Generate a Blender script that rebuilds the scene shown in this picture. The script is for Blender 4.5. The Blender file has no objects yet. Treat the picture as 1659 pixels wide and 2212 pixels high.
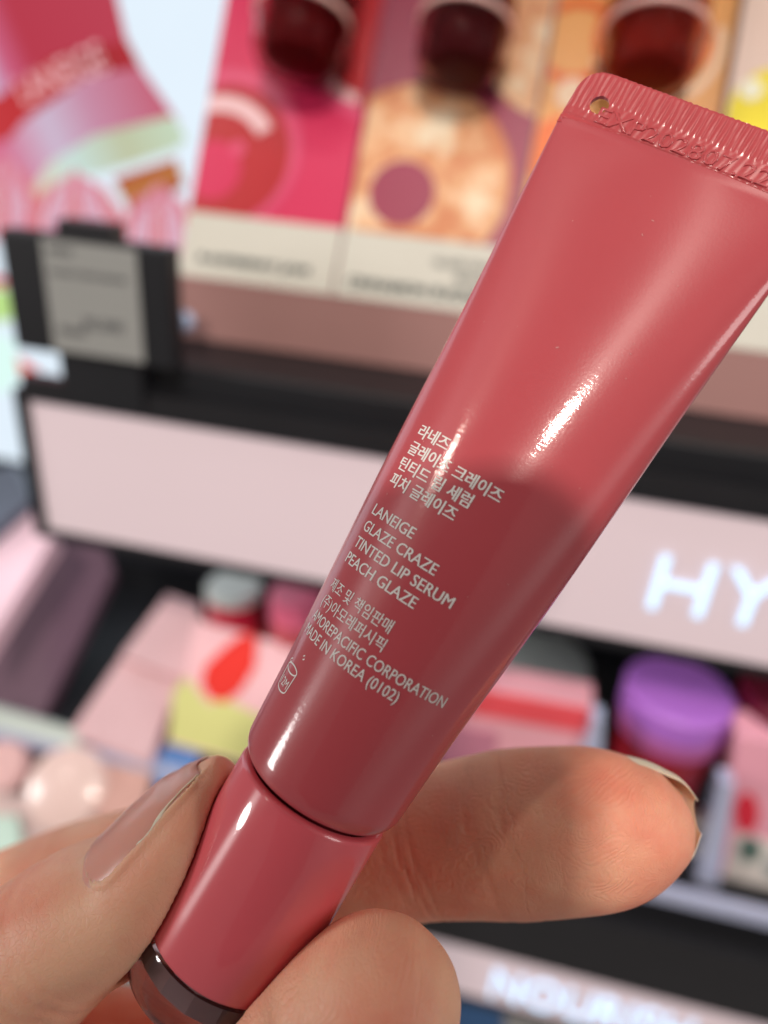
import bpy, bmesh, math, random
import numpy as np
from mathutils import Matrix, Vector
random.seed(4); rng = np.random.default_rng(4)
C = bpy.context.scene.collection
sc = bpy.context.scene
MM = 0.001
# ------------------------------------------------------------------ camera frame (photo pixels are those of a 1659 x 2212 view)
F, CX, CY = 1662.0, 829.5, 1106.0
def unit(v):
    v = np.array(v, float); return v / np.linalg.norm(v)
DOWN = unit((-270, 3070, 1662))
XR = np.array((9280, 1286, -1662.0)); XR = unit(XR - DOWN * (XR @ DOWN))
DEEP = np.cross(DOWN, XR); DEEP = DEEP if DEEP[2] > 0 else -DEEP
R = np.stack([XR, DEEP, -DOWN])                 # world = R @ (right, down, forward)
CAM = np.array((0, 0, 1350.0))                   # mm
def cam(px, py, d): return np.array([(px - CX) * d / F, (py - CY) * d / F, d])
def c2w(P): return (np.asarray(P) @ R.T + CAM) * MM
def ray(px, py): return R @ np.array([(px - CX) / F, (py - CY) / F, 1.0])
def hit(px, py, plane):
    p0, n = plane; r = ray(px, py); return r * ((p0 @ n) / (r @ n))      # mm, relative to the camera
def PY(y): return np.array((0, y, 0.0)), np.array((0, 1.0, 0))
def PZ(z): return np.array((0, 0, float(z))), np.array((0, 0, 1.0))
def PT(y, z, deg):                              # plane along X leaning back by deg from the vertical
    a = math.radians(deg); return np.array((0, y, float(z))), np.array((0, -math.cos(a), math.sin(a)))

cd = bpy.data.cameras.new('camera'); co = bpy.data.objects.new('camera', cd); C.objects.link(co)
M3 = np.stack([R[:, 0], -R[:, 1], -R[:, 2]], 1)
co.matrix_world = Matrix([[*M3[i], CAM[i] * MM] for i in range(3)] + [[0, 0, 0, 1]])
cd.sensor_fit = 'VERTICAL'; cd.sensor_height = 36; cd.lens = 36 * F / 2212
cd.clip_start = 0.002; cd.clip_end = 50
cd.dof.use_dof = True; cd.dof.focus_distance = 0.0775; cd.dof.aperture_fstop = 9.6
sc.camera = co
w = bpy.data.worlds.new('World'); sc.world = w; w.use_nodes = True
w.node_tree.nodes['Background'].inputs[0].default_value = (1.0, 0.90, 0.83, 1)
w.node_tree.nodes['Background'].inputs[1].default_value = 0.195
def lamp(name, kind, camdir, dist, power, size, col=(1, 1, 1), aim=(5, 0, 80), sizey=None, spot=None):
    ld = bpy.data.lights.new(name, kind); o = bpy.data.objects.new(name, ld); C.objects.link(o)
    a = np.array(aim, float); pos = a + unit(camdir) * dist
    o.location = c2w(pos)
    o.rotation_euler = (Vector(c2w(a)) - Vector(c2w(pos))).to_track_quat('-Z', 'Y').to_euler()
    ld.energy = power; ld.color = col
    if kind == 'AREA':
        ld.shape = 'RECTANGLE' if sizey else 'DISK'; ld.size = size * MM
        if sizey: ld.size_y = sizey * MM
    else: ld.shadow_soft_size = size * MM
    if spot: ld.spot_size = math.radians(spot); ld.spot_blend = 0.35
    return o
# ceiling lamps, then two soft fills added for shelf and hand: (right, down, forward) directions seen from the tube
lamp('ceiling_light', 'AREA', (-0.02, -0.345, -0.94), 1300, 9.6, 64, (1.0, 0.89, 0.78), sizey=46)
lamp('ceiling_spot_left', 'SPOT', (-0.62, -0.55, -0.58), 1700, 10, 50, (1.0, 0.88, 0.76), spot=60)
lamp('ceiling_spot_right', 'SPOT', (0.75, -0.80, -0.30), 1700, 9, 30, (1.0, 0.9, 0.8), spot=60)
lamp('fill_light_left', 'AREA', (-1.0, -0.12, -0.28), 2000, 15, 420, (1.0, 0.96, 0.94))
lamp('fill_light_right', 'AREA', (1.0, -0.02, -0.62), 2000, 9.5, 800, (1.0, 0.95, 0.92))
# unseen fill strip added to brighten the cards, LED strip under the header panel, turned towards the goods
def strip(name, pos, aim, power, length, spread, col=(1.0, 0.96, 0.95)):
    ld = bpy.data.lights.new(name, 'AREA'); o = bpy.data.objects.new(name, ld); C.objects.link(o)
    a, b = Vector((np.array(pos, float) + CAM) * MM), Vector((np.array(aim, float) + CAM) * MM)
    o.location = a; o.rotation_euler = (b - a).to_track_quat('-Z', 'Y').to_euler()
    ld.shape = 'RECTANGLE'; ld.size = length * MM; ld.size_y = 8 * MM; ld.energy = power; ld.color = col; ld.spread = math.radians(spread)
strip('card_fill_strip', (0, 165, 165), (0, 238, -60), 0.036, 420, 75)
strip('led_strip_lower', (0, 207, -142), (0, 250, -245), 0.035, 420, 120, (0.97, 0.97, 1.0))
sc.view_settings.view_transform = 'Standard'; sc.view_settings.look = 'None'
sc.view_settings.exposure = 0.0; sc.view_settings.gamma = 1.0; sc.view_settings.use_curve_mapping = False

# ------------------------------------------------------------------ materials
def lin(c):
    return tuple(((x / 255) / 12.92 if x / 255 <= 0.04045 else ((x / 255 + 0.055) / 1.055) ** 2.4) for x in c)
def pm(name, col, rough=0.5, spec=0.5, emit=0.0, coat=0.0, coat_r=0.05, trans=0.0, ior=1.48, var=0.06, vs=60.0, bump=0.0, bs=400.0, alpha=None, sss=0.0):
    m = bpy.data.materials.new(name); m.use_nodes = True
    nt = m.node_tree; b = nt.nodes['Principled BSDF']; c = (*lin(col), 1)
    b.inputs['Roughness'].default_value = rough; b.inputs['Specular IOR Level'].default_value = spec
    b.inputs['IOR'].default_value = ior; b.inputs['Transmission Weight'].default_value = trans
    b.inputs['Coat Weight'].default_value = coat; b.inputs['Coat Roughness'].default_value = coat_r
    tc = nt.nodes.new('ShaderNodeTexCoord')
    nz = nt.nodes.new('ShaderNodeTexNoise'); nz.inputs['Scale'].default_value = vs; nz.inputs['Detail'].default_value = 4
    nt.links.new(tc.outputs['Object'], nz.inputs['Vector'])
    mx = nt.nodes.new('ShaderNodeMix'); mx.data_type = 'RGBA'
    mx.inputs[6].default_value = tuple(x * (1 - var) for x in c[:3]) + (1,)
    mx.inputs[7].default_value = tuple(min(1, x * (1 + var)) for x in c[:3]) + (1,)
    nt.links.new(nz.outputs['Fac'], mx.inputs[0]); nt.links.new(mx.outputs[2], b.inputs['Base Color'])
    if emit:
        nt.links.new(mx.outputs[2], b.inputs['Emission Color']); b.inputs['Emission Strength'].default_value = emit
    if sss:
        b.inputs['Subsurface Weight'].default_value = sss; b.inputs['Subsurface Scale'].default_value = 0.001
    if bump:
        n2 = nt.nodes.new('ShaderNodeTexNoise'); n2.inputs['Scale'].default_value = bs; n2.inputs['Detail'].default_value = 3
        nt.links.new(tc.outputs['Object'], n2.inputs['Vector'])
        bp = nt.nodes.new('ShaderNodeBump'); bp.inputs['Strength'].default_value = bump; bp.inputs['Distance'].default_value = 0.0002
        nt.links.new(n2.outputs['Fac'], bp.inputs['Height']); nt.links.new(bp.outputs['Normal'], b.inputs['Normal'])
    return m
def N(nt, t, **kw):
    n = nt.nodes.new(t)
    for k, v in kw.items(): setattr(n, k, v)
    return n

# ------------------------------------------------------------------ object helpers
def link(name, me, parent=None):
    o = bpy.data.objects.new(name, me); C.objects.link(o)
    if parent is not None: o.parent = parent
    return o
def tag(o, label=None, cat=None, group=None, kind=None):
    if label: o['label'] = label
    if cat: o['category'] = cat
    if group: o['group'] = group
    if kind: o['kind'] = kind
    return o
def empty(name, loc_mm, label, cat, group=None):
    o = bpy.data.objects.new(name, None); C.objects.link(o)
    o.location = Vector((np.asarray(loc_mm) + CAM) * MM); o.empty_display_size = 0.01
    return tag(o, label, cat, group)
def base_of(parent):
    return np.array(parent.location) / MM - CAM if parent is not None else np.zeros(3)
def root_of(o):
    while o.parent is not None: o = o.parent
    return o
def mesh_obj(name, V, Fc, mat, parent=None, smooth=False, recalc=True):
    """V in mm relative to the camera, world axes"""
    me = bpy.data.meshes.new(name); V = np.asarray(V, float)
    if parent is not None: off = base_of(root_of(parent))
    else: off = V.mean(0)
    me.from_pydata([tuple(x) for x in (V - off) * MM], [], [tuple(int(i) for i in f) for f in Fc])
    if recalc:
        bm = bmesh.new(); bm.from_mesh(me); bmesh.ops.recalc_face_normals(bm, faces=bm.faces[:]); bm.to_mesh(me); bm.free()
    if smooth: me.polygons.foreach_set('use_smooth', [True] * len(me.polygons))
    me.materials.append(mat)
    o = link(name, me, parent)
    if parent is None: o.location = Vector((off + CAM) * MM)
    return o
def prism(poly3, nrm, thick):
    P = np.asarray(poly3, float); n = len(P); V = np.vstack([P, P + np.asarray(nrm) * thick])
    return V, [list(range(n)), list(range(2 * n - 1, n - 1, -1))] + [[i, i + n, (i + 1) % n + n, (i + 1) % n] for i in range(n)]
def away(plane, at):
    n = unit(plane[1]); return n if n @ at > 0 else -n
def slab(name, pix, plane, thick, mat, parent=None, lift=0.0):
    P = np.array([hit(x, y, plane) for x, y in pix]); n = away(plane, P.mean(0))
    V, Fc = prism(P - n * lift, n, thick); return mesh_obj(name, V, Fc, mat, parent)
def box(name, lo, hi, mat, parent=None, bevel=0.0):
    lo, hi = np.array(lo, float), np.array(hi, float)
    V = np.array([[(lo, hi)[i][0], (lo, hi)[j][1], (lo, hi)[k][2]] for i in (0, 1) for j in (0, 1) for k in (0, 1)])
    Fc = [(0, 1, 3, 2), (4, 6, 7, 5), (0, 4, 5, 1), (2, 3, 7, 6), (0, 2, 6, 4), (1, 5, 7, 3)]
    o = mesh_obj(name, V, Fc, mat, parent)
    if bevel:
        md = o.modifiers.new('edge', 'BEVEL'); md.width = bevel * MM; md.segments = 3
    return o
def lathe(name, base, axis, prof, mat, parent=None, n=64):
    """prof: (radius, height) pairs in mm, from the axis to the axis"""
    axis = unit(axis); t = unit(np.cross(axis, (0.3, 0.9, 0.1))); b = np.cross(axis, t)
    V = []; Fc = []; idx = []
    for r, h in prof:
        if r < 1e-6: idx.append([len(V)] * n); V.append(base + axis * h)
        else:
            idx.append(list(range(len(V), len(V) + n)))
            for k in range(n):
                a = 2 * math.pi * k / n; V.append(base + axis * h + (t * math.cos(a) + b * math.sin(a)) * r)
    for A, B in zip(idx[:-1], idx[1:]):
        for k in range(n):
            q = [A[k], A[(k + 1) % n], B[(k + 1) % n], B[k]]; u = []
            for i in q:
                if i not in u: u.append(i)
            if len(u) > 2: Fc.append(u)
    o = mesh_obj(name, V, Fc, mat, parent, smooth=True)
    md = o.modifiers.new('crease', 'EDGE_SPLIT'); md.split_angle = math.radians(40)
    return o
def text_geo(body, size=1.0, extrude=0.0, bevel=0.0, offset=0.0, res=3):
    c = bpy.data.curves.new('t', 'FONT'); c.body = body; c.size = size; c.extrude = extrude; c.bevel_depth = bevel; c.bevel_resolution = 1
    c.offset = offset; c.resolution_u = res
    o = bpy.data.objects.new('t', c); C.objects.link(o)
    bpy.context.view_layer.update()
    dg = bpy.context.evaluated_depsgraph_get(); me = bpy.data.meshes.new_from_object(o.evaluated_get(dg))
    V = np.array([v.co[:] for v in me.vertices]); Fc = [list(p.vertices) for p in me.polygons]
    bpy.data.objects.remove(o); bpy.data.curves.remove(c); bpy.data.meshes.remove(me)
    return V, Fc

# ================================================================== the shelf (setting and background)
m_black = pm('black_plastic', (26, 27, 32), 0.45, var=0.15)
m_rail = pm('black_rail', (34, 34, 38), 0.38, var=0.15)
m_navy = pm('dark_backing', (16, 18, 28), 0.6, var=0.2)
m_panel = pm('pink_panel', (214, 196, 202), 0.6, spec=0.3, emit=0.32, var=0.03, vs=14)  # faint glow added to the panel to brighten it in place of a lamp
m_cream = pm('cream_label', (212, 210, 199), 0.55, var=0.02)
m_base = pm('mauve_base', (186, 142, 138), 0.4, var=0.04)
m_ink = pm('grey_ink', (52, 66, 70), 0.6)
m_lit = pm('lit_letter', (188, 220, 248), 0.6, emit=1.75, spec=0.1, var=0.01)
for _l in list(m_lit.node_tree.nodes['Principled BSDF'].inputs['Base Color'].links): m_lit.node_tree.links.remove(_l)
m_lit.node_tree.nodes['Principled BSDF'].inputs['Base Color'].default_value = (0.1, 0.11, 0.12, 1)

tag(box('back_wall', (-420, 345, -520), (420, 352, -75), m_navy), kind='structure')
us = box('upper_shelf', (-141, 204, -92), (420, 300, -75), m_black, bevel=1.5); tag(us, kind='structure')
rail = box('shelf_rail', (-152.6, 199, -90.2), (420, 203.5, -84), m_rail); tag(rail, 'black price rail running above the wide pink header panel', 'rail')
ls = box('lower_shelf', (-420, 206, -262), (420, 342, -249), m_black, bevel=1.5); tag(ls, kind='structure')

# header panel with lit letters
def header(x0, x1, z0, z1, y, label, words, lx, lz, lh, frame_mat, nx=1.0):
    e = empty('header_panel', (x0, y, z0), label, 'sign')
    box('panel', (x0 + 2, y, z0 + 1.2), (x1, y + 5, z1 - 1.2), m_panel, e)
    box('frame_side', (x0 - 2.4, y - 1.2, z0 - 2), (x0 + 1.6, y + 8, z1 + 2), frame_mat, e)
    box('frame_top', (x0 + 1.7, y - 1.2, z1 - 1.0), (x1, y + 8, z1 + 1.6), frame_mat, e)
    box('frame_bottom', (x0 + 1.7, y - 1.2, z0 - 2), (x1, y + 8, z0 + 1.0), frame_mat, e)
    x = lx
    for ch in words:
        V, Fc = text_geo(ch, 1.0, extrude=0.014, offset=-0.004)
        if ch != 'I' : wd = V[:, 0].max() - V[:, 0].min()
        else: wd = V[:, 0].max() - V[:, 0].min()
        hgt = 0.727; k = lh / hgt
        P = np.stack([(V[:, 0] - V[:, 0].min()) * k * nx + x, y - 0.9 - V[:, 2] * k * 0.6, V[:, 1] * k + lz], 1)
        mesh_obj('letter', P, Fc, m_lit, e)
        x += (wd * k + lh * 0.17) * nx
    return e
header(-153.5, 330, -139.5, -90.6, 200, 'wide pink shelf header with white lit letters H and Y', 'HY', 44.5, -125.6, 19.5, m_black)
NY = 200
zt = hit(960, 2022, PY(NY))[2]; zb = hit(985, 2146, PY(NY))[2]; xn = hit(1065, 2118, PY(NY))[0]
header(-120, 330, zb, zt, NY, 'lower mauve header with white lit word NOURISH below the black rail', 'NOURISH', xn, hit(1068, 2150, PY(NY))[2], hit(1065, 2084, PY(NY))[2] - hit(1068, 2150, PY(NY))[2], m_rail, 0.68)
box_n = box('shelf_rail', (-420, 196, zt + 2.5), (420, 199.5, -262), m_rail); tag(box_n, 'broad black rail under the lower product shelf', 'rail')
m_blue = pm('blue_print', (52, 92, 140), 0.5)
o = slab('blue_carton', [(905, 2150), (1085, 2185), (1085, 2290), (905, 2260)], PY(225), 20, m_blue); tag(o, 'dark blue carton below the lower lit header', 'carton')

# lit poster
lb = empty('light_box', (-260, 330, -120), 'glowing backlit poster of a tilted red cosmetic jar, behind the price tag', 'poster')
PB = PY(330)
def lm(n, c, s=0.8):
    m = pm(n, c, 0.3, emit=s, var=0.03, vs=25); b = m.node_tree.nodes['Principled BSDF']
    for l in list(b.inputs['Base Color'].links): m.node_tree.links.remove(l)
    b.inputs['Base Color'].default_value = (0.03, 0.03, 0.03, 1); b.inputs['Roughness'].default_value = 0.8; b.inputs['Specular IOR Level'].default_value = 0.1; return m
m_pbg = lm('poster_pale', (226, 240, 252), 1.0)
box('backing', (-640, 332, -190), (-100, 342, 160), m_black, lb)
box('poster_sheet', (-639, 330, -189), (-101, 331.9, 159), m_pbg, lb)
def gradmat(name, stops, vec_a, vec_b, emit=0.8, dist=0.0):
    """print that blends along a direction on the sheet: a -> b (world mm, relative to the camera)"""
    m = bpy.data.materials.new(name); m.use_nodes = True; nt = m.node_tree; b = nt.nodes['Principled BSDF']
    g = N(nt, 'ShaderNodeNewGeometry'); a3 = (np.array(vec_a) + CAM) * MM; d3 = (np.array(vec_b) - np.array(vec_a)) * MM; L2 = d3 @ d3
    sb = N(nt, 'ShaderNodeVectorMath', operation='SUBTRACT'); sb.inputs[1].default_value = a3
    nt.links.new(g.outputs['Position'], sb.inputs[0])
    dt = N(nt, 'ShaderNodeVectorMath', operation='DOT_PRODUCT'); dt.inputs[1].default_value = d3 / L2
    nt.links.new(sb.outputs[0], dt.inputs[0])
    rp = N(nt, 'ShaderNodeValToRGB'); cr = rp.color_ramp
    for i, (t, c) in enumerate(stops):
        el = cr.elements[i] if i < 2 else cr.elements.new(t)
        el.position = t; el.color = (*lin(c), 1)
    nt.links.new(dt.outputs['Value'], rp.inputs[0])
    b.inputs['Base Color'].default_value = (0.03, 0.03, 0.03, 1); b.inputs['Specular IOR Level'].default_value = 0.1
    b.inputs['Roughness'].default_value = 0.8
    if emit: nt.links.new(rp.outputs[0], b.inputs['Emission Color']); b.inputs['Emission Strength'].default_value = emit
    return m
def pb(x, y): return hit(x, y, PB)
slab('printed_lid', [(-120, -120), (225, -120), (275, 92), (0, 215), (-120, 260)], PB, 1.5, gradmat('lid_print', [(0, (222, 180, 215)), (0.12, (220, 98, 138)), (0.32, (198, 44, 72)), (1, (202, 56, 82))], pb(-30, 130), pb(235, 10)), lb, 0.3)
slab('printed_band', [(-120, 260), (0, 208), (120, 122), (276, 88), (305, 145), (190, 165), (120, 215), (52, 262), (18, 305), (-120, 300)], PB, 1.5, gradmat('band_print', [(0, (212, 44, 54)), (0.5, (200, 20, 30)), (0.75, (172, 10, 26)), (1, (190, 30, 48))], pb(0, 280), pb(280, 110)), lb, 0.6)
slab('printed_body', [(-120, 298), (18, 300), (60, 250), (125, 205), (190, 162), (303, 143), (386, 262), (300, 272), (210, 300), (110, 355), (60, 420), (-120, 330)], PB, 1.5, gradmat('body_print', [(0, (232, 110, 150)), (0.35, (222, 200, 226)), (0.62, (216, 150, 180)), (1, (214, 104, 130))], pb(0, 330), pb(330, 190)), lb, 0.4)
slab('printed_label', [(60, 425), (108, 352), (205, 292), (300, 268), (375, 250), (404, 300), (380, 322), (290, 352), (215, 375), (150, 380), (100, 440)], PB, 1.5, gradmat('label_print', [(0, (240, 226, 200)), (0.3, (218, 244, 238)), (0.65, (208, 214, 178)), (1, (214, 236, 208))], pb(85, 420), pb(395, 290)), lb, 0.7)
slab('printed_base', [(245, 385), (380, 342), (400, 400), (290, 470)], PB, 1.5, gradmat('base_print', [(0, (200, 60, 62)), (0.35, (196, 112, 48)), (0.7, (206, 130, 66)), (1, (180, 44, 60))], pb(300, 360), pb(330, 430)), lb, 0.5)
m_petal = lm('petal_print', (238, 132, 146)); m_petal2 = lm('petal_pale_print', (240, 172, 196)); m_white = lm('white_print', (238, 232, 250), 1.0)
for i, (cx, cy, wd) in enumerate(((10, 330, 95), (165, 362, 125), (345, 390, 105))):
    for j in range(5):
        a0, a1 = -1 + 0.4 * j, -1 + 0.4 * (j + 1) - 0.07
        slab('printed_petal', [(cx + a0 * 10, cy + abs(a0) * 18), (cx + a1 * 10, cy + abs(a1) * 18), (cx + a1 * wd * 0.5, cy + 42), (cx + a1 * wd * 0.82, cy + 95), (cx + a1 * wd, cy + 190), (cx + a0 * wd, cy + 190), (cx + a0 * wd * 0.82, cy + 95), (cx + a0 * wd * 0.5, cy + 42)], PB, 1.5, (m_petal, m_petal2)[j % 2], lb, 0.9 + 0.05 * j)
V, Fc = text_geo('LANEIGE', 1.0); V[:, 0] /= V[:, 0].max()
A, B = pb(55, 228), pb(240, 150); up = unit(pb(205, 130) - pb(225, 175)) * 11
P = A + np.outer(V[:, 0], B - A) + np.outer(V[:, 1] / 0.727, up); P[:, 1] -= 1.2
mesh_obj('poster_lettering', P, Fc, lm('letter_print', (246, 196, 200), 0.95), lb)
slab('printed_stripe', [(-60, 592), (40, 600), (40, 622), (-60, 614)], PB, 1.5, lm('red_print', (214, 26, 34)), lb, 0.3)
slab('printed_leaf', [(-60, 620), (40, 628), (40, 690), (-60, 700)], PB, 1.5, lm('green_print', (206, 246, 150)), lb, 0.4)
slab('printed_drop', [(38, 770), (70, 790), (130, 850), (70, 850), (48, 820)], PB, 1.5, lm('orange_print', (248, 78, 58)), lb, 0.4)
slab('printed_drop', [(-60, 720), (20, 725), (36, 760), (44, 810), (10, 850), (-60, 850)], PB, 1.5, lm('mint_print', (220, 252, 244), 1.0), lb, 0.5)

# price tag
tg = empty('price_tag', hit(190, 790, PY(196)), 'black electronic price tag with grey screen clipped to the rail', 'price tag')
TP = PY(196)
x0, _, z0 = hit(32, 745, TP); x1, _, z1 = hit(364, 540, TP)
box('tag_body', (x0, 196, z0 - 0.8), (x1, 203, z1), m_black, tg, bevel=1.0)
box('tag_clip', (x0 + 17, 197.5, z1 - 1), (x0 + 34, 205, z1 + 4.0), m_rail, tg, bevel=0.6)
box('tag_foot', (x0 + 13, 198, -90), (x0 + 39, 203.5, z0 - 1.2), m_black, tg)
m_screen = pm('tag_screen', (158, 160, 158), 0.35, var=0.03); m_sink = pm('screen_ink', (70, 74, 78), 0.5)
sx0 = hit(88, 520, TP)[0]; sx1 = hit(296, 560, TP)[0]; sz0 = hit(190, 765, TP)[2]; sz1 = hit(190, 527, TP)[2]
box('screen', (sx0, 195.7, sz0), (sx1, 196.2, sz1), m_screen, tg)
sw, sh = sx1 - sx0, sz1 - sz0
def tagtext(body, fx, fz, wd, ht):
    V, Fc = text_geo(body, 1.0, offset=0.02); V = V[:, :2]; V -= V.min(0); V /= V.max(0)
    P = np.stack([sx0 + sw * fx + V[:, 0] * wd * sw, np.full(len(V), 195.6), sz0 + sh * fz + V[:, 1] * ht * sh], 1)
    mesh_obj('screen_text', P, Fc, m_sink, tg, recalc=False)
tagtext('LANEIGE', 0.06, 0.88, 0.27, 0.065); tagtext('GLAZE CRAZE SERUM', 0.06, 0.70, 0.80, 0.055)
tagtext('30,500', 0.36, 0.23, 0.44, 0.12); tagtext('35000', 0.08, 0.16, 0.30, 0.08)
lathe('shelf_stud', hit(400, 692, PY(208)), (0, -1, 0), [(0, 0), (3, 0), (3, 2), (2.2, 3.4), (0, 4)], pm('pale_blue_metal', (190, 210, 245), 0.15, coat=1.0)).name = 'shelf_stud'
tag(bpy.data.objects['shelf_stud'], 'small shiny pale blue stud beside the price tag', 'stud')

# graphic cards leaning back, with flat printed ring doughnuts
CY0, CZ0, LEAN = 230.0, -55.0, 29.0
CP = PT(CY0, CZ0, LEAN)
cn = -unit(CP[1]); cn = cn if cn[1] > 0 else -cn
cup = np.array((0, math.sin(math.radians(LEAN)), math.cos(math.radians(LEAN))))
xs = [hit(383, 600, CP)[0], hit(722, 618, CP)[0], hit(1092, 640, CP)[0], hit(1490, 650, CP)[0]]
xs = [xs[0], xs[1], xs[1] + (xs[1] - xs[0]) * 1.02, xs[1] + (xs[1] - xs[0]) * 2.03, xs[1] + (xs[1] - xs[0]) * 3.04]
LABH = (hit(560, 465, CP) - hit(560, 610, CP)) @ cup
def onc(x, h, lift=0.0): return np.array((x, CY0, CZ0)) + cup * h - cn * lift
def disc_pts(px, py, r_px, n=48, squash=1.0):
    c = hit(px, py, CP); h = (c - onc(0, 0)) @ cup; k = (R.T @ c)[2] / F; return c[0], h, r_px * k
def clip_ring(xa, xb, hb, cx, h, r0, r1, a0=0.0, a1=2 * math.pi, n=60):
    """faces of a ring sector kept inside the card"""
    V = []; Fc = []
    for i in range(n + 1):
        a = a0 + (a1 - a0) * i / n
        for r in (r0, r1): V.append((min(max(cx + r * math.cos(a), xa), xb), max(h + r * math.sin(a), hb)))
    for i in range(n): Fc.append([2 * i, 2 * i + 1, 2 * i + 3, 2 * i + 2])
    return V, Fc
def print_ring(card, rng_x, px, py, r0, r1, mat, lift, a0=0, a1=360, name='printed_ring'):
    cx, h, rr1 = disc_pts(px, py, r1); rr0 = rr1 * r0 / r1
    V, Fc = clip_ring(rng_x[0] + 0.4, rng_x[1] - 0.4, LABH + 0.2, cx, h, rr0, rr1, math.radians(a0), math.radians(a1))
    mesh_obj(name, [onc(x, y, lift) for x, y in V], Fc, mat, card, recalc=False)
def mottled(name, ca, cb, cc):
    m = bpy.data.materials.new(name); m.use_nodes = True; nt = m.node_tree; b = nt.nodes['Principled BSDF']; b.inputs['Roughness'].default_value = 0.5
    tc = N(nt, 'ShaderNodeTexCoord'); n1 = N(nt, 'ShaderNodeTexNoise'); n1.inputs['Scale'].default_value = 62; n1.inputs['Detail'].default_value = 6; n1.inputs['Roughness'].default_value = 0.62
    nt.links.new(tc.outputs['Object'], n1.inputs['Vector']); rp = N(nt, 'ShaderNodeValToRGB'); cr = rp.color_ramp
    cr.elements[0].position = 0.40; cr.elements[0].color = (*lin(ca), 1); cr.elements[1].position = 0.60; cr.elements[1].color = (*lin(cc), 1)
    e = cr.elements.new(0.5); e.color = (*lin(cb), 1); nt.links.new(n1.outputs['Fac'], rp.inputs[0]); nt.links.new(rp.outputs[0], b.inputs['Base Color']); return m
m_sugar = mottled('cinnamon_print', (214, 134, 88), (238, 186, 140), (246, 226, 196))
cards = []
spec = [((214, 44, 92), 'hot pink display card with a glossy red doughnut print', 'RASPBERRY JAM'),
        ((160, 62, 88), 'plum display card with sugared cinnamon doughnut prints', 'CINNAMON SUGAR'),
        ((238, 170, 98), 'orange display card with orange glazed doughnut prints, behind the crimped tube end', None),
        ((228, 202, 190), 'beige display card with yellow print at the right edge', None)]
for i, (colr, lab, words) in enumerate(spec):
    xa, xb = xs[i] + (0.4 if i else 0), xs[i + 1] - 0.4
    if i == 3: xb = xa + 60
    e = empty('display_card', onc((xa + xb) / 2, 0), lab, 'display card', 'doughnut display cards')
    V, Fc = prism([onc(xa, 0), onc(xb, 0), onc(xb, 130), onc(xa, 130)], cn, 3.0); mesh_obj('card_board', V, Fc, pm('card_print', colr, 0.35, var=0.03), e)
    V, Fc = prism([onc(xa, 0.2, 0.5), onc(xb, 0.2, 0.5), onc(xb, LABH, 0.5), onc(xa, LABH, 0.5)], cn, 0.4); mesh_obj('label_strip', V, Fc, m_cream, e)
    V, Fc = prism([onc(xa - 0.38, -0.1), onc(xb + 0.38, -0.1), (xb + 0.38, CY0 + 1, -74.6), (xa - 0.38, CY0 + 1, -74.6)], (0, 1, 0), 30); mesh_obj('card_stand', V, Fc, m_base, e)
    if words:
        V, Fc = text_geo(words, 1.0, offset=0.05); V = V[:, :2]; V -= V.min(0); V /= V.max(0)
        wd = (xb - xa) * (0.72 if i == 0 else 0.80)
        mesh_obj('label_lettering', [onc(xa + (xb - xa) * (0.12 if i == 0 else 0.07) + x * wd, LABH * (0.22 if i == 0 else 0.16) + y * LABH * 0.16, 0.65) for x, y in V], Fc, m_ink, e, recalc=False)
        if i == 1:
            for wds, f, hh, ww in (('GLAZE CRAZE', 0.56, 0.62, 0.40), ('SERUM', 0.70, 0.42, 0.22)):
                V, Fc = text_geo(wds, 1.0, offset=0.03); V = V[:, :2]; V -= V.min(0); V /= V.max(0)
                mesh_obj('label_lettering', [onc(xa + (xb - xa) * (f + x * ww), LABH * (hh + y * 0.11), 0.65) for x, y in V], Fc, m_ink, e, recalc=False)
    rx = (xa, xb); cards.append(e)
    if i == 0:
        red = pm('red_print', (186, 40, 48), 0.3); hi = pm('glaze_highlight_print', (240, 200, 205), 0.3); pk = pm('pink_glaze_print', (226, 84, 124), 0.3)
        print_ring(e, rx, 478, 325, 150, 178, pk, 0.2); print_ring(e, rx, 482, 335, 0, 150, red, 0.35); print_ring(e, rx, 460, 368, 0, 64, pm('card_print', colr, 0.35), 0.45, name='printed_hole')
        print_ring(e, rx, 466, 345, 104, 140, hi, 0.5, 35, 128, 'printed_highlight'); print_ring(e, rx, 515, 322, 0, 16, pk, 0.5, name='printed_highlight')
        print_ring(e, rx, 830, 100, 0, 165, pk, 0.2); print_ring(e, rx, 830, 100, 0, 140, red, 0.35); print_ring(e, rx, 812, 98, 112, 134, hi, 0.5, 175, 262, 'printed_highlight')
    if i == 1:
        print_ring(e, rx, 890, 390, 0, 212, m_sugar, 0.3); print_ring(e, rx, 868, 418, 0, 72, pm('card_print', colr, 0.35), 0.45, name='printed_hole'); print_ring(e, rx, 1215, 95, 0, 165, m_sugar, 0.3, name='printed_disc')
        print_ring(e, rx, 1030, 440, 0, 26, pm('cream_sugar', (244, 222, 190)), 0.45, name='printed_disc')
    if i == 2:
        og = pm('orange_print', (236, 112, 42), 0.3); hi = pm('cream_highlight_print', (248, 216, 184), 0.3)
        print_ring(e, rx, 1245, 90, 72, 96, og, 0.3); print_ring(e, rx, 1410, 85, 100, 125, og, 0.42); print_ring(e, rx, 1420, 95, 122, 140, hi, 0.3, 200, 380)
        print_ring(e, rx, 1215, 330, 0, 80, og, 0.5, name='printed_disc'); print_ring(e, rx, 1235, 205, 0, 34, hi, 0.6, name='printed_highlight'); print_ring(e, rx, 1590, 330, 0, 90, og, 0.42, name='printed_disc')
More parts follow.
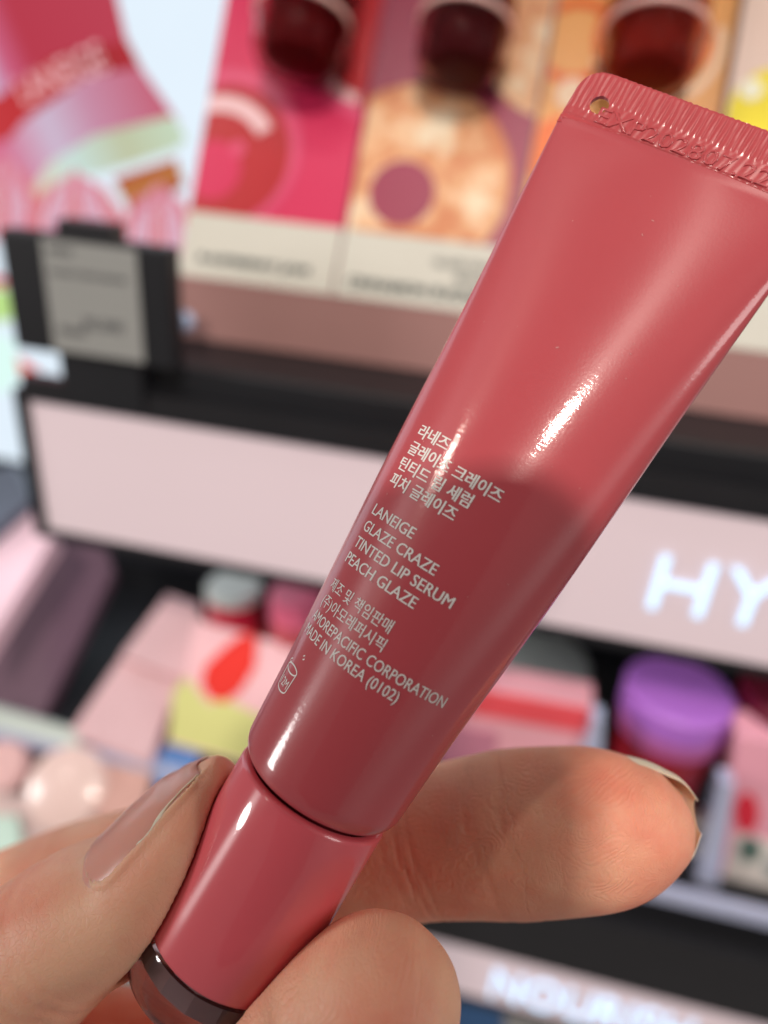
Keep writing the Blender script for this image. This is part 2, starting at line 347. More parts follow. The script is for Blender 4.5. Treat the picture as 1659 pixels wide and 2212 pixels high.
    if i == 3:
        print_ring(e, rx, 1680, 250, 0, 105, pm('yellow_print', (240, 222, 40)), 0.3, name='printed_disc'); print_ring(e, rx, 1622, 195, 0, 24, pm('white_highlight_print', (244, 244, 220)), 0.5, name='printed_highlight')
# dark gap edges between card 3 and 4
o = mesh_obj('card_divider', *prism([onc(xs[3] - 0.5, 0, 3), onc(xs[3] + 0.5, 0, 3), onc(xs[3] + 0.5, 130, 3), onc(xs[3] - 0.5, 130, 3)], cn, 2.8), pm('brown_divider', (84, 40, 30), 0.4)); tag(o, 'thin dark brown divider between the orange and beige cards', 'divider')

# clear tester cups standing before the cards
def glass(name, col=(255, 255, 255), rough=0.03):
    return pm(name, col, rough, trans=1.0, ior=1.47, var=0.0)
m_clear = pm('clear_plastic', (228, 196, 194), 0.05, trans=1.0, ior=1.08, spec=0.2, var=0.0)
for (xc, yb, wo, col, nm) in ((635, 158, 205, (108, 4, 20), 'hot pink'), (985, 176, 200, (84, 26, 34), 'plum'), (1395, 192, 212, (142, 40, 26), 'orange')):
    pl = PT(CY0 - 16, CZ0, LEAN); b = hit(xc, yb, pl); k = (R.T @ b)[2] / F; ro = wo * k / 2
    e = empty('tester_cup', b, f'clear tester cup with dark {"red" if nm == "hot pink" else "plum" if nm == "plum" else "brown"} filling in front of the {nm} card', 'tester', 'tester cups')
    pts = [(0, 0), (ro * 0.55, 0), (ro * 0.82, 1.6), (ro * 0.95, 5), (ro, 11), (ro, 60), (ro - 0.9, 60), (ro - 0.9, 11), (ro * 0.88, 5.6), (ro * 0.6, 2.2), (0, 1.8)]
    lathe('cup', b, cup, pts, m_clear, e)
    rc = ro * 0.74
    lathe('filling', b, cup, [(0, 2.6), (rc * 0.75, 2.6), (rc * 0.95, 4), (rc, 7), (rc, 13), (rc * 1.03, 13.3), (rc * 1.03, 60), (0, 60)], pm('tester_filling', col, 0.6, spec=0.25), e)
    lathe('rim', b, cup, [(ro + 0.1, 14.7), (ro + 0.8, 15.0), (ro + 0.8, 16.0), (ro + 0.1, 16.3)], pm('clear_rim', (236, 190, 182), 0.3), e)

# ---- products on the lower shelf
SH = -249.0
m_pinkbox = pm('pale_pink_carton', (222, 184, 188), 0.4, var=0.03)
def ctn(name, pix, plane, thick, mat, label, cat='carton', group=None):
    o = slab(name, pix, plane, thick, mat); return tag(o, label, cat, group)
T60 = PT(222, -240, 60)
ctn('shaded_carton_face', [(114, 1150), (226, 1178), (243, 1235), (86, 1556), (-60, 1520), (-60, 1440)], T60, 7, pm('shaded_face_skin', (104, 78, 94), 0.4), 'shaded mauve face of the carton leaning on the lower left of the shelf')  # shaded side of the lilac pink carton, its shade put into the colour
ctn('lilac_pink_carton', [(62, 1078), (112, 1166), (-60, 1440), (-60, 1190)], PT(205, -205, 52), 10, pm('lilac_pink_skin', (240, 206, 222), 0.35), 'pale lilac pink carton edge left of its shaded mauve face')
ctn('slate_carton', [(-60, 1030), (30, 1000), (64, 1080), (-60, 1190)], PT(215, -190, 50), 10, pm('slate_skin', (92, 104, 124), 0.4), 'slate grey carton at the far left edge below the header')
ctn('pale_pink_carton', [(150, 1582), (258, 1425), (386, 1470), (322, 1648)], PT(218, -236, 74), 12, m_pinkbox, 'pale pink flat carton nearest the thumb', group='stacked pale pink cartons')
ctn('pale_pink_carton', [(260, 1418), (361, 1284), (430, 1306), (424, 1460), (384, 1462)], PT(236, -226, 70), 12, pm('pale_pink_carton_upper', (226, 188, 192), 0.4), 'pale pink carton stacked behind, beside the crimson jar', group='stacked pale pink cartons')
ctn('peach_carton', [(205, 1630), (330, 1655), (300, 1790), (215, 1790)], PT(212, -243, 70), 8, pm('peach_skin', (214, 168, 158), 0.45), 'peach brown carton just behind the thumb nail')
dc = empty('drip_carton', hit(450, 1620, PT(214, -232, 40)), 'pink carton with a red drop and yellow drip print, left of the tube', 'carton')
DP = PT(214, -232, 40)
slab('carton_board', [(362, 1605), (425, 1340), (640, 1400), (600, 1670)], DP, 14, pm('drip_pink', (240, 190, 196), 0.4), dc)
slab('printed_drip', [(366, 1600), (374, 1498), (402, 1462), (450, 1520), (490, 1512), (560, 1545), (620, 1560), (596, 1665)], DP, 0.5, pm('drip_yellow', (216, 216, 140), 0.4), dc, 0.4)
slab('printed_drop', [(436, 1478), (444, 1440), (478, 1405), (520, 1372), (556, 1372), (552, 1440), (520, 1492), (488, 1516), (456, 1510)], DP, 0.5, pm('drop_red', (236, 58, 50), 0.25), dc, 0.7)
ctn('blue_carton', [(330, 1645), (372, 1598), (432, 1612), (420, 1690), (340, 1700)], PT(208, -244, 60), 6, pm('bright_blue_skin', (92, 140, 206), 0.4), 'small bright blue carton peeking above the thumb')
ctn('dark_carton', [(440, 1640), (520, 1650), (520, 1720), (430, 1720)], PT(208, -245, 60), 6, pm('charcoal_skin', (64, 58, 60), 0.4), 'charcoal carton showing between thumb and cap')

def jar(name, px, py, y, r, lid_h, mats, label, bands, group=None):
    c = hit(px, py, PY(y)); top = c[2]; e = empty(name, (c[0], y, SH), label, 'jar', group); b = np.array((c[0], y, 0.0))
    zl = top - lid_h
    lathe('lid', b, (0, 0, 1), [(0, top), (r * 0.93, top), (r, top - 1.2), (r, zl), (r * 0.9, zl), (0, zl)], mats[0], e)
    z = zl - 0.15
    for k, (hgt, m, rr) in enumerate(bands):
        zn = max(z - hgt, SH) if k < len(bands) - 1 else SH
        lathe('jar_body' if k == 0 else 'label_band', b, (0, 0, 1), [(0, z), (rr * r, z), (rr * r, zn), (0, zn)], m, e); z = zn - 0.05
        if z <= SH: break
    return e
m_gl = pm('grey_white_lid', (196, 204, 200), 0.35); m_crim = pm('crimson_glass', (178, 24, 54), 0.18, coat=0.6); m_red = pm('bright_red_glass', (232, 40, 66), 0.2, coat=0.5)
m_rose = pm('rose_lid', (214, 98, 128), 0.3); m_rosed = pm('rose_glass', (196, 84, 92), 0.2, coat=0.5); m_grn = pm('grey_green_band', (150, 150, 136), 0.4)
jar('crimson_jar', 505, 1262, 258, 12, 5, (m_gl,), 'crimson jar with a pale grey lid under the header', [(11, m_crim, 0.98), (8, m_red, 0.97), (40, pm('pink_glass', (238, 150, 160), 0.3), 0.95)])
jar('rose_jar', 640, 1278, 250, 11, 12, (m_rose,), 'rose pink jar standing tight against the tube edge', [(14, m_rosed, 0.98), (12, m_grn, 0.97), (40, m_rosed, 0.95)])
m_pur = pm('purple_lid', (176, 108, 204), 0.42, var=0.03); m_purside = pm('plum_glass', (150, 14, 34), 0.15, coat=0.6)
jar('purple_lid_jar', 1470, 1486, 236, 19.3, 10.5, (m_pur,), 'crimson jar with a wide purple lid above the fingertip', [(6.5, pm('mauve_lid_skirt', (176, 92, 152), 0.4, var=0.03), 0.99), (60, m_purside, 0.92)])
jar('dark_red_jar', 1720, 1490, 240, 18, 12, (pm('wine_lid', (92, 8, 34), 0.3),), 'dark wine red jar at the right edge beside the purple lid', [(60, m_purside, 0.95)])
jar('wine_jar', 1150, 1420, 262, 24, 7, (pm('grey_lid', (150, 156, 152), 0.4),), 'dark crimson jar with grey lid half hidden by the tube', [(13, pm('deep_crimson_glass', (128, 4, 26), 0.2, coat=0.5), 0.98), (60, pm('rosy_glass', (176, 50, 70), 0.3), 0.96)])
cc = empty('coral_carton', hit(1170, 1650, PY(226)), 'pink carton with a coral red top band above the index finger', 'carton')
slab('carton_board', [(960, 1470), (1282, 1530), (1262, 1750), (940, 1700)], PY(226), 14, pm('rose_pink_skin', (240, 172, 184), 0.4), cc)
slab('printed_band', [(958, 1474), (1281, 1532), (1275, 1585), (954, 1530)], PY(226), 0.5, pm('coral_skin', (236, 84, 92), 0.4), cc, 0.5)
slab('printed_panel', [(950, 1560), (1075, 1580), (1064, 1700), (944, 1680)], PY(226), 0.5, pm('mauve_print', (200, 128, 150), 0.4), cc, 0.5)
m_acr = pm('lilac_acrylic', (206, 214, 244), 0.08, trans=0.25, coat=1.0, var=0.02)
for pix, lab in ((((1252, 1640), (1279, 1552), (1303, 1556), (1299, 1646)), 'short clear acrylic divider above the index finger'), (((1555, 1690), (1586, 1694), (1546, 1958), (1492, 1948)), 'tall lilac acrylic divider right of the fingertip')):
    o = slab('acrylic_divider', pix, PY(212), 7, m_acr); tag(o, lab, 'divider', 'acrylic dividers')
o = box('shelf_lip', (-420, 201, -250.5), (420, 205.5, -244.5), m_acr, bevel=0.8); tag(o, 'pale lilac lip along the front of the lower shelf', 'shelf lip')
tp = empty('pink_carton', hit(1640, 1900, PY(218)), 'tall pink carton with a crimson oval and a ringed black dot, right edge', 'carton')
PP = PY(218)
slab('carton_board', [(1592, 1590), (1760, 1620), (1760, 1960), (1545, 1920)], PP, 14, pm('mid_pink_skin', (240, 168, 186), 0.4), tp)
slab('label_patch', [(1588, 1800), (1760, 1835), (1760, 1950), (1556, 1912)], PP, 0.5, pm('ivory_label', (228, 220, 214), 0.5), tp, 0.5)
def pdisc(px, py, rx, ry, plane, mat, parent, lift, name):
    pts = [(px + rx * math.cos(a), py + ry * math.sin(a)) for a in np.linspace(0, 2 * math.pi, 28, endpoint=False)]; return slab(name, pts, plane, 0.4, mat, parent, lift)
pdisc(1612, 1754, 26, 42, PP, m_red, tp, 0.6, 'printed_oval'); pdisc(1619, 1832, 25, 27, PP, pm('teal_ring', (120, 152, 140), 0.5), tp, 0.8, 'printed_ring'); pdisc(1619, 1832, 13, 14, PP, m_black, tp, 1.2, 'printed_dot')
pdisc(1672, 1872, 22, 24, PP, pm('grey_ring', (160, 170, 168), 0.5), tp, 0.8, 'printed_ring')
ctn('black_carton', [(1490, 1655), (1552, 1690), (1546, 1745), (1495, 1740)], PY(224), 8, m_black, 'small black carton behind the fingertip nail')
ctn('grey_carton', [(1440, 1760), (1548, 1780), (1535, 1925), (1425, 1905)], PY(225), 10, pm('stone_skin', (196, 188, 180), 0.5), 'stone grey carton under the fingertip')
ctn('charcoal_strip', [(1500, 1800), (1546, 1808), (1542, 1836), (1496, 1826)], PY(223), 1.6, m_black, 'charcoal strip on the stone grey carton', 'strip')
ctn('rust_carton', [(1500, 1570), (1590, 1590), (1570, 1680), (1490, 1660)], PY(236), 8, pm('rust_skin', (150, 60, 52), 0.45), 'rust brown carton beneath the purple lidded jar')
# lower-left round compacts and pale tray
def compact(px, py, plane, r, label, mat, dark):
    c = hit(px, py, plane); e = empty('round_compact', c, label, 'compact', 'round compacts'); n = -away(plane, c)
    lathe('compact_lid', c, n, [(0, 0), (r * 0.9, -0.2), (r * 0.98, -1.2), (r, -2.4), (r, -8), (0, -8)], mat, e)
    lathe('compact_base', c, n, [(0, -8.2), (r * 0.97, -8.2), (r, -9), (r, -16), (0, -16)], dark, e)
m_comp = pm('powder_pink_lid', (238, 208, 202), 0.3, coat=0.3, var=0.02); m_compd = pm('mauve_pink_base', (164, 122, 136), 0.4)
TL = PT(206, -262, 55)
compact(138, 1702, PT(203, -238, 50), 16.5, 'round powder pink compact standing behind the thumb', m_comp, m_compd)
compact(-2, 1655, PT(207, -238, 50), 10.5, 'smaller pink compact cut by the left edge', pm('rose_pink_lid', (232, 188, 188), 0.3), pm('grey_base', (120, 120, 124), 0.4))
ctn('pale_tray', [(-60, 1515), (170, 1582), (165, 1625), (-60, 1570)], PT(210, -232, 30), 4, pm('pale_mint_plastic', (206, 218, 212), 0.4), 'pale mint tray edge at the lower left', 'tray')
ctn('white_tray', [(-60, 1600), (230, 1640), (260, 1900), (-60, 1900)], PT(225, -252, 55), 4, pm('pink_white_plastic', (232, 206, 206), 0.4), 'pinkish white tray under the round compacts', 'tray')
ctn('mint_carton', [(-60, 1758), (36, 1762), (48, 1850), (-60, 1880)], PT(208, -252, 50), 3, pm('mint_skin', (206, 236, 226), 0.4), 'mint green carton at the lower left edge')

# ================================================================== the phone taking the picture (its shadow falls on the tube)
ph = empty('smartphone', R @ np.array((-18, 55, -5)), 'black smartphone held in front of the tube, casting its rounded shadow on it', 'phone')
def rrect(x0, x1, y0, y1, r, n=10):
    out = []
    for cx, cy, a in ((x1 - r, y0 + r, -90), (x1 - r, y1 - r, 0), (x0 + r, y1 - r, 90), (x0 + r, y0 + r, 180)):
        for i in range(n + 1):
            t = math.radians(a + 90 * i / n); out.append((cx + r * math.cos(t), cy + r * math.sin(t)))
    return out
PHX, PHT = 19.0, -31.5
for nm, rr, d0, d1, mt in (('phone_body', rrect(PHX - 71, PHX, PHT, PHT + 146, 11), -8.5, -1.0, m_black), ('camera_bump', rrect(PHX - 37, PHX - 2, PHT + 2, PHT + 37, 8), -0.95, -0.3, m_rail)):
    P = np.array([(x, y, d1) for x, y in rr]); V, Fc = prism(P, (0, 0, -1), d1 - d0)
    mesh_obj(nm, V @ R.T, Fc, mt, ph)

# ================================================================== the tube
TC = np.array((-17.1987, 46.1007, 82.0316)); AX = unit((0.503732, -0.862285, -0.0521405)); TU = unit((0.818115, 0.495568, -0.29172)); TV = np.cross(TU, AX) ; TV = TV if TV[2] < 0 else -TV
CAPL, KEXP, SF, WF, RT, HC, RC = 19.82, 0.973, 93.13, 14.0, 9.04, 6.5, 8.5
S0 = CAPL + 1.0
te = bpy.data.objects.new('lip_serum_tube', None); C.objects.link(te); te.empty_display_size = 0.01
Bw = R @ np.stack([TU, AX, TV], 1)
te.matrix_world = Matrix([[*Bw[i], float((R @ TC)[i] + CAM[i]) * MM] for i in range(3)] + [[0, 0, 0, 1]])
tag(te, 'glossy coral red squeeze tube with white print held up by its cap', 'lip tube')
def tmesh(name, V, Fc, mat, parent=te, smooth=True, recalc=True, split=None):
    """V in mm: x across, y along the axis, z towards the viewer"""
    me = bpy.data.meshes.new(name); me.from_pydata([tuple(v) for v in np.asarray(V) * MM], [], [tuple(int(i) for i in f) for f in Fc])
    if recalc:
        bm = bmesh.new(); bm.from_mesh(me); bmesh.ops.recalc_face_normals(bm, faces=bm.faces[:]); bm.to_mesh(me); bm.free()
    if smooth: me.polygons.foreach_set('use_smooth', [True] * len(me.polygons))
    me.materials.append(mat); o = link(name, me, parent)
    if split: md = o.modifiers.new('crease', 'EDGE_SPLIT'); md.split_angle = math.radians(split)
    return o
def bsolve(a, r):
    a = np.asarray(a, float); lo = np.zeros_like(a); hi = np.full_like(a, r * 1.0001)
    for _ in range(40):
        b = (lo + hi) / 2; per = math.pi * (3 * (a + b) - np.sqrt((3 * a + b) * (a + 3 * b))); m = per > 2 * math.pi * r
        hi = np.where(m, b, hi); lo = np.where(m, lo, b)
    return (lo + hi) / 2
def sect(s):
    t = np.clip((np.asarray(s, float) - S0) / (SF - S0), 0, 1); a = RT + (WF - RT) * t ** KEXP; b = np.maximum(bsolve(a, RT), 0.5); return a, b
ANROT = 0.25
def plastic(name, col, rough, coat, coat_r, grain, gs, streak=True, aniso=0.85, dent=0.35):
    m = bpy.data.materials.new(name); m.use_nodes = True; nt = m.node_tree; b = nt.nodes['Principled BSDF']
    tc = N(nt, 'ShaderNodeTexCoord')
    n1 = N(nt, 'ShaderNodeTexNoise'); n1.inputs['Scale'].default_value = 90; n1.inputs['Detail'].default_value = 3; nt.links.new(tc.outputs['Object'], n1.inputs['Vector'])
    mx = N(nt, 'ShaderNodeMix', data_type='RGBA'); c = lin(col); mx.inputs[6].default_value = (*[x * 0.96 for x in c], 1); mx.inputs[7].default_value = (*[min(1, x * 1.04) for x in c], 1)
    nt.links.new(n1.outputs['Fac'], mx.inputs[0]); nt.links.new(mx.outputs[2], b.inputs['Base Color'])
    b.inputs['Roughness'].default_value = rough; b.inputs['Coat Weight'].default_value = coat; b.inputs['Coat Roughness'].default_value = coat_r
    b.inputs['Subsurface Weight'].default_value = 0.12; b.inputs['Subsurface Scale'].default_value = 0.0012; b.inputs['Subsurface Radius'].default_value = (1.0, 0.3, 0.3)
    tg_ = N(nt, 'ShaderNodeTangent', direction_type='RADIAL', axis='Y'); nt.links.new(tg_.outputs[0], b.inputs['Tangent']); b.inputs['Anisotropic'].default_value = aniso; b.inputs['Anisotropic Rotation'].default_value = ANROT
    # fine grain plus faint lengthwise drawing lines
    mp = N(nt, 'ShaderNodeMapping'); mp.inputs['Scale'].default_value = (1, 0.12 if streak else 1, 1); nt.links.new(tc.outputs['Object'], mp.inputs['Vector'])
    mp2 = N(nt, 'ShaderNodeMapping'); mp2.inputs['Scale'].default_value = (0.3, 1, 0.3); nt.links.new(tc.outputs['Object'], mp2.inputs['Vector'])
    n2 = N(nt, 'ShaderNodeTexNoise'); n2.inputs['Scale'].default_value = gs; n2.inputs['Detail'].default_value = 2; nt.links.new(mp2.outputs[0], n2.inputs['Vector'])
    n3 = N(nt, 'ShaderNodeTexNoise'); n3.inputs['Scale'].default_value = gs * 1.6; n3.inputs['Detail'].default_value = 1; nt.links.new(tc.outputs['Object'], n3.inputs['Vector'])
    ad = N(nt, 'ShaderNodeMath', operation='ADD'); nt.links.new(n2.outputs['Fac'], ad.inputs[0]); nt.links.new(n3.outputs['Fac'], ad.inputs[1])
    bp = N(nt, 'ShaderNodeBump'); bp.inputs['Strength'].default_value = grain; bp.inputs['Distance'].default_value = 0.00003
    # hand-worn unevenness: broad soft dents and greasy patches
    n4 = N(nt, 'ShaderNodeTexNoise'); n4.inputs['Scale'].default_value = 55; n4.inputs['Detail'].default_value = 2; nt.links.new(mp.outputs[0], n4.inputs['Vector'])
    b4 = N(nt, 'ShaderNodeBump'); b4.inputs['Strength'].default_value = dent; b4.inputs['Distance'].default_value = 0.0006; nt.links.new(n4.outputs['Fac'], b4.inputs['Height']); nt.links.new(b4.outputs['Normal'], bp.inputs['Normal'])
    n5 = N(nt, 'ShaderNodeTexNoise'); n5.inputs['Scale'].default_value = 160; n5.inputs['Detail'].default_value = 5; nt.links.new(tc.outputs['Object'], n5.inputs['Vector'])
    mr = N(nt, 'ShaderNodeMapRange'); mr.inputs[1].default_value = 0.35; mr.inputs[2].default_value = 0.7; mr.inputs[3].default_value = coat_r * 0.8; mr.inputs[4].default_value = coat_r * 2.2
    nt.links.new(n5.outputs['Fac'], mr.inputs[0]); nt.links.new(mr.outputs[0], b.inputs['Coat Roughness'])
    nt.links.new(ad.outputs[0], bp.inputs['Height']); nt.links.new(bp.outputs['Normal'], b.inputs['Normal']); nt.links.new(bp.outputs['Normal'], b.inputs['Coat Normal'])
    return m
m_tube = plastic('coral_tube_plastic', (193, 80, 88), 0.40, 0.8, 0.06, 0.19, 2600)
m_crimp = plastic('coral_crimp_plastic', (194, 78, 84), 0.28, 0.4, 0.08, 0.05, 2600, aniso=0.0, dent=0.0)
m_cap = plastic('coral_cap_plastic', (230, 98, 109), 0.30, 0.8, 0.025, 0.06, 900)
m_print = pm('silver_white_print', (238, 232, 228), 0.4, var=0.02)
# body
NS, NA = 150, 144
srow = np.concatenate([[S0 - 0.82, S0 - 0.82], S0 - 0.82 + 2.4 * (1 - np.cos(np.linspace(0.12, 1, 12) * math.pi / 2)), np.linspace(S0 + 1.8, SF + 0.5, NS)])
V = []; th = np.linspace(0, 2 * math.pi, NA, endpoint=False)
for i, s in enumerate(srow):
    a, b = sect(s)
    if s < S0 + 1.58 + 1e-6:
        k = (s - (S0 - 0.82)) / 2.4; ins = 2.0 * (1 - math.sqrt(max(0, 1 - (1 - min(1, k)) ** 2))); a = a - ins; b = b - ins
    if i == 0: a, b = 3.0, 3.0
    den = 0.10 * np.sin(s * 0.13 + 1.0) * np.sin(th * 2 + 0.6 + s * 0.03) * min(1, (s - S0 + 1) / 12) * min(1, max(0, (SF - s)) / 10)
    V.append(np.stack([(a + den) * np.cos(th), np.full(NA, s), (b + den) * np.sin(th)], 1))
nr = len(V); V = np.vstack(V)
Fc = [[i * NA + j, i * NA + (j + 1) % NA, (i + 1) * NA + (j + 1) % NA, (i + 1) * NA + j] for i in range(nr - 1) for j in range(NA)]
tmesh('tube_body', V, Fc, m_tube)
# crimped end: ribbed flat seal with seams and a hang hole
NX, NY2 = 420, 76
xg = np.linspace(-1, 1, NX); sg = np.linspace(0, 1, NY2); front = []; back = []
ph1 = rng.uniform(-0.25, 0.25, 200)
for q in sg:
    s = SF + q * HC; rad = 2.6; over = max(0.0, s - (SF + HC - rad)); wx = WF - (rad - math.sqrt(max(0, rad * rad - over * over)))
    wx = wx * (1 - 0.004 * math.sin(q * 3)); x = xg * wx
    lim = 0.50 - 0.22 * (xg < -0.72)                          # ribs run lower at the left end
    env = np.clip((q - lim) / 0.06, 0, 1) * np.clip((1.02 - q) / 0.06, 0.25, 1)
    per = 0.64; u_ = x / per; rib = np.abs(((u_ + 0.05 * np.sin(u_ * 1.7)) % 1) - 0.5) * 2; rib = np.clip((rib - 0.12) / 0.5, 0, 1)
    z = 0.40 + 0.07 * env * (rib - 0.5) + 0.012 * np.sin(x * 3.1 + q * 5) + 0.010 * np.sin(x * 7.7 - q * 11)
    for c0, dp, wd in ((0.035, 0.13, 0.022), (0.16, 0.07, 0.02)): z = z - dp * np.exp(-((q - c0 - 0.012 * np.sin(x * 0.4)) / wd) ** 2)
    z = z + 0.05 * np.exp(-((q - 0.10) / 0.03) ** 2)
    z = np.where(np.abs(xg) > 0.985, z * 0.72, z); z = z * (0.85 if q > 0.985 else 1)
    jag = 0.05 * np.sin(x * 9.3) * np.sin(x * 2.1) * (q > 0.99)
    front.append(np.stack([x, np.full(NX, s) + jag, z], 1)); back.append(np.stack([x, np.full(NX, s) + jag, np.full(NX, -0.12)], 1))
V = np.vstack(front + back); off = NX * NY2; Fc = []
idx = lambda i, j: i * NX + j
for i in range(NY2 - 1):
    for j in range(NX - 1):
        Fc.append((idx(i, j), idx(i, j + 1), idx(i + 1, j + 1), idx(i + 1, j))); Fc.append((off + idx(i, j), off + idx(i + 1, j), off + idx(i + 1, j + 1), off + idx(i, j + 1)))
    for j in (0, NX - 1): Fc.append((idx(i, j), idx(i + 1, j), off + idx(i + 1, j), off + idx(i, j)))
for j in range(NX - 1):
    for i in (0, NY2 - 1): Fc.append((idx(i, j), idx(i, j + 1), off + idx(i, j + 1), off + idx(i, j)))
cr = tmesh('crimped_end', V, Fc, m_crimp)
hx, hs, hr = -10.75, SF + 3.05, 0.98
cyl = bmesh.new(); bmesh.ops.create_cone(cyl, cap_ends=True, segments=40, radius1=hr * MM, radius2=hr * MM, depth=6 * MM, matrix=Matrix.Translation((hx * MM, hs * MM, 0)))
cme = bpy.data.meshes.new('cut'); cyl.to_mesh(cme); cyl.free(); cut = bpy.data.objects.new('cut', cme); C.objects.link(cut); cut.parent = te
md = cr.modifiers.new('hole', 'BOOLEAN'); md.operation = 'DIFFERENCE'; md.object = cut; md.solver = 'EXACT'
bpy.context.view_layer.update(); me2 = bpy.data.meshes.new_from_object(cr.evaluated_get(bpy.context.evaluated_depsgraph_get()))
cr.modifiers.clear(); cr.data = me2; bpy.data.objects.remove(cut)
md = cr.modifiers.new('crease', 'EDGE_SPLIT'); md.split_angle = math.radians(62)
# stamped date
V, Fc = text_geo('EXP202807.22JHA', 1.0, extrude=0.012, bevel=0.035, offset=-0.025, res=2)
k = 1.75 / 0.727; xx = (V[:, 0] - V[:, 0].min()); xx = xx / xx.max() * 24.0 - 10.4
V = np.stack([xx, SF + 1.28 + V[:, 1] * k, 0.43 + V[:, 2] * 2.1], 1)
tmesh('stamped_date', V, Fc, m_crimp, smooth=True, split=50, recalc=False)
# print, wrapped on the front
tth = np.linspace(0, math.pi, 400)
def on_front(arc, s, lift=0.035):
    a, b = sect(s); a = float(a); b = float(b)
    sp = np.sqrt((a * np.sin(tth)) ** 2 + (b * np.cos(tth)) ** 2); L = np.concatenate([[0], np.cumsum((sp[1:] + sp[:-1]) / 2 * (tth[1] - tth[0]))]); L = L - np.interp(math.pi / 2, tth, L)
    t = np.interp(-arc, L, tth)
    den = 0.10 * math.sin(s * 0.13 + 1.0) * math.sin(t * 2 + 0.6 + s * 0.03) * min(1, (s - S0 + 1) / 12) * min(1, max(0, (SF - s)) / 10)
    n = np.array((math.cos(t) / a, math.sin(t) / b)); n /= np.linalg.norm(n)
    return ((a + den) * math.cos(t) + n[0] * lift, s, (b + den) * math.sin(t) + n[1] * lift)
def printed(body, a0, a1, s, ht, bold, fat=0.03):
    V, Fc = text_geo(body, 1.0, offset=bold, res=3); x = V[:, 0] - V[:, 0].min(); x = x / x.max() * (a1 - a0) + a0
    ref = 0.727 if ord(body[-2]) < 300 else 0.80
    P = []; FF = []
    for q, (dx, lf) in enumerate(((-fat, 0.035), (fat, 0.041))):
        P += [on_front(xi + dx, s + yi * ht / ref, lf) for xi, yi in zip(x, V[:, 1])]; FF += [[i + q * len(V) for i in f] for f in Fc]
    tmesh('printed_line', P, FF, m_print, smooth=False, recalc=False)
for body, a0, a1, s, ht, bold in (
    ('라네즈', -8.88, -4.84, 57.0, 1.28, 0.010), ('글레이즈 크레이즈', -8.88, 2.42, 55.1, 1.28, 0.010), ('틴티드 립 세럼', -8.92, 0.15, 53.25, 1.28, 0.010), ('피치 글레이즈', -8.95, -0.44, 51.42, 1.28, 0.010),
    ('LANEIGE', -8.98, -3.05, 47.9, 1.20, 0.0), ('GLAZE CRAZE', -8.95, 0.77, 46.05, 1.20, 0.0), ('TINTED LIP SERUM', -8.95, 3.69, 44.2, 1.20, 0.0), ('PEACH GLAZE', -9.0, 0.75, 42.38, 1.20, 0.0),
    ('제조 및 책임판매', -9.1, -0.03, 39.25, 1.22, 0.0), ('(주)아모레퍼시픽', -9.1, 0.29, 37.45, 1.22, 0.0), ('AMOREPACIFIC CORPORATION', -9.35, 8.2, 35.65, 1.16, 0.0), ('MADE IN KOREA (0102)', -9.35, 3.92, 34.05, 1.16, 0.0)):
    printed(body, a0, a1, s, ht, bold, 0.03 if s > 40 else 0.012)
# open-jar symbol
def stroke(pts, wd, name='period_symbol'):
    P = np.array(pts, float); V = []; Fc = []
    for i in range(len(P)):
        d = P[min(i + 1, len(P) - 1)] - P[max(i - 1, 0)]; n = unit((-d[1], d[0])); V += [P[i] + n * wd / 2, P[i] - n * wd / 2]
    for i in range(len(P) - 1): Fc.append((2 * i, 2 * i + 1, 2 * i + 3, 2 * i + 2))
    return V, Fc
SX, SS = -7.7, 29.3
sv, sf_ = [], []
def addst(pts, wd=0.14):
    v, f = stroke(pts, wd); o0 = len(sv); sv.extend(v); sf_.extend([[i + o0 for i in q] for q in f])
el = lambda cx, cy, rx, ry, a0, a1: [(cx + rx * math.cos(t), cy + ry * math.sin(t)) for t in np.linspace(math.radians(a0), math.radians(a1), 26)]
addst(el(SX, SS + 1.2, 1.25, 0.42, 0, 360)); addst(el(SX, SS - 0.85, 1.1, 0.42, 180, 360)); addst([(SX - 1.25, SS + 1.2), (SX - 1.1, SS - 0.85)]); addst([(SX + 1.25, SS + 1.2), (SX + 1.1, SS - 0.85)])
addst([(SX - 1.3, SS + 1.75), (SX + 0.9, SS + 3.2), (SX + 1.12, SS + 2.9), (SX - 1.15, SS + 1.45), (SX - 1.3, SS + 1.75)])
tmesh('period_symbol', [on_front(x, y) for x, y in sv], sf_, m_print, smooth=False, recalc=False)
V, Fc = text_geo('12M', 1.0); x = V[:, 0] - V[:, 0].min(); x = x / x.max() * 1.7 + SX - 0.85
tmesh('period_symbol', [on_front(xi, SS - 0.75 + yi * 1.3) for xi, yi in zip(x, V[:, 1])], Fc, m_print, smooth=False, recalc=False)
dv, df = [], []
for _ in range(30):
    a_, s_, r_ = rng.uniform(-9, 10), rng.uniform(26, 90), rng.uniform(0.025, 0.06); ro_ = rng.uniform(0, 3.1); L_ = r_ * rng.choice([1, 1, 1, 2.6])
    o0 = len(dv); dv += [on_front(a_ + x * L_ * math.cos(ro_) - y * r_ * math.sin(ro_), s_ + x * L_ * math.sin(ro_) + y * r_ * math.cos(ro_), 0.05) for x, y in ((-1, -1), (1, -1), (1.2, 1), (-0.8, 1))]; df.append((o0, o0 + 1, o0 + 2, o0 + 3))
tag(tmesh('dust_specks', dv, df, pm('dust', (206, 140, 140), 0.8), smooth=False, recalc=False), kind='stuff')
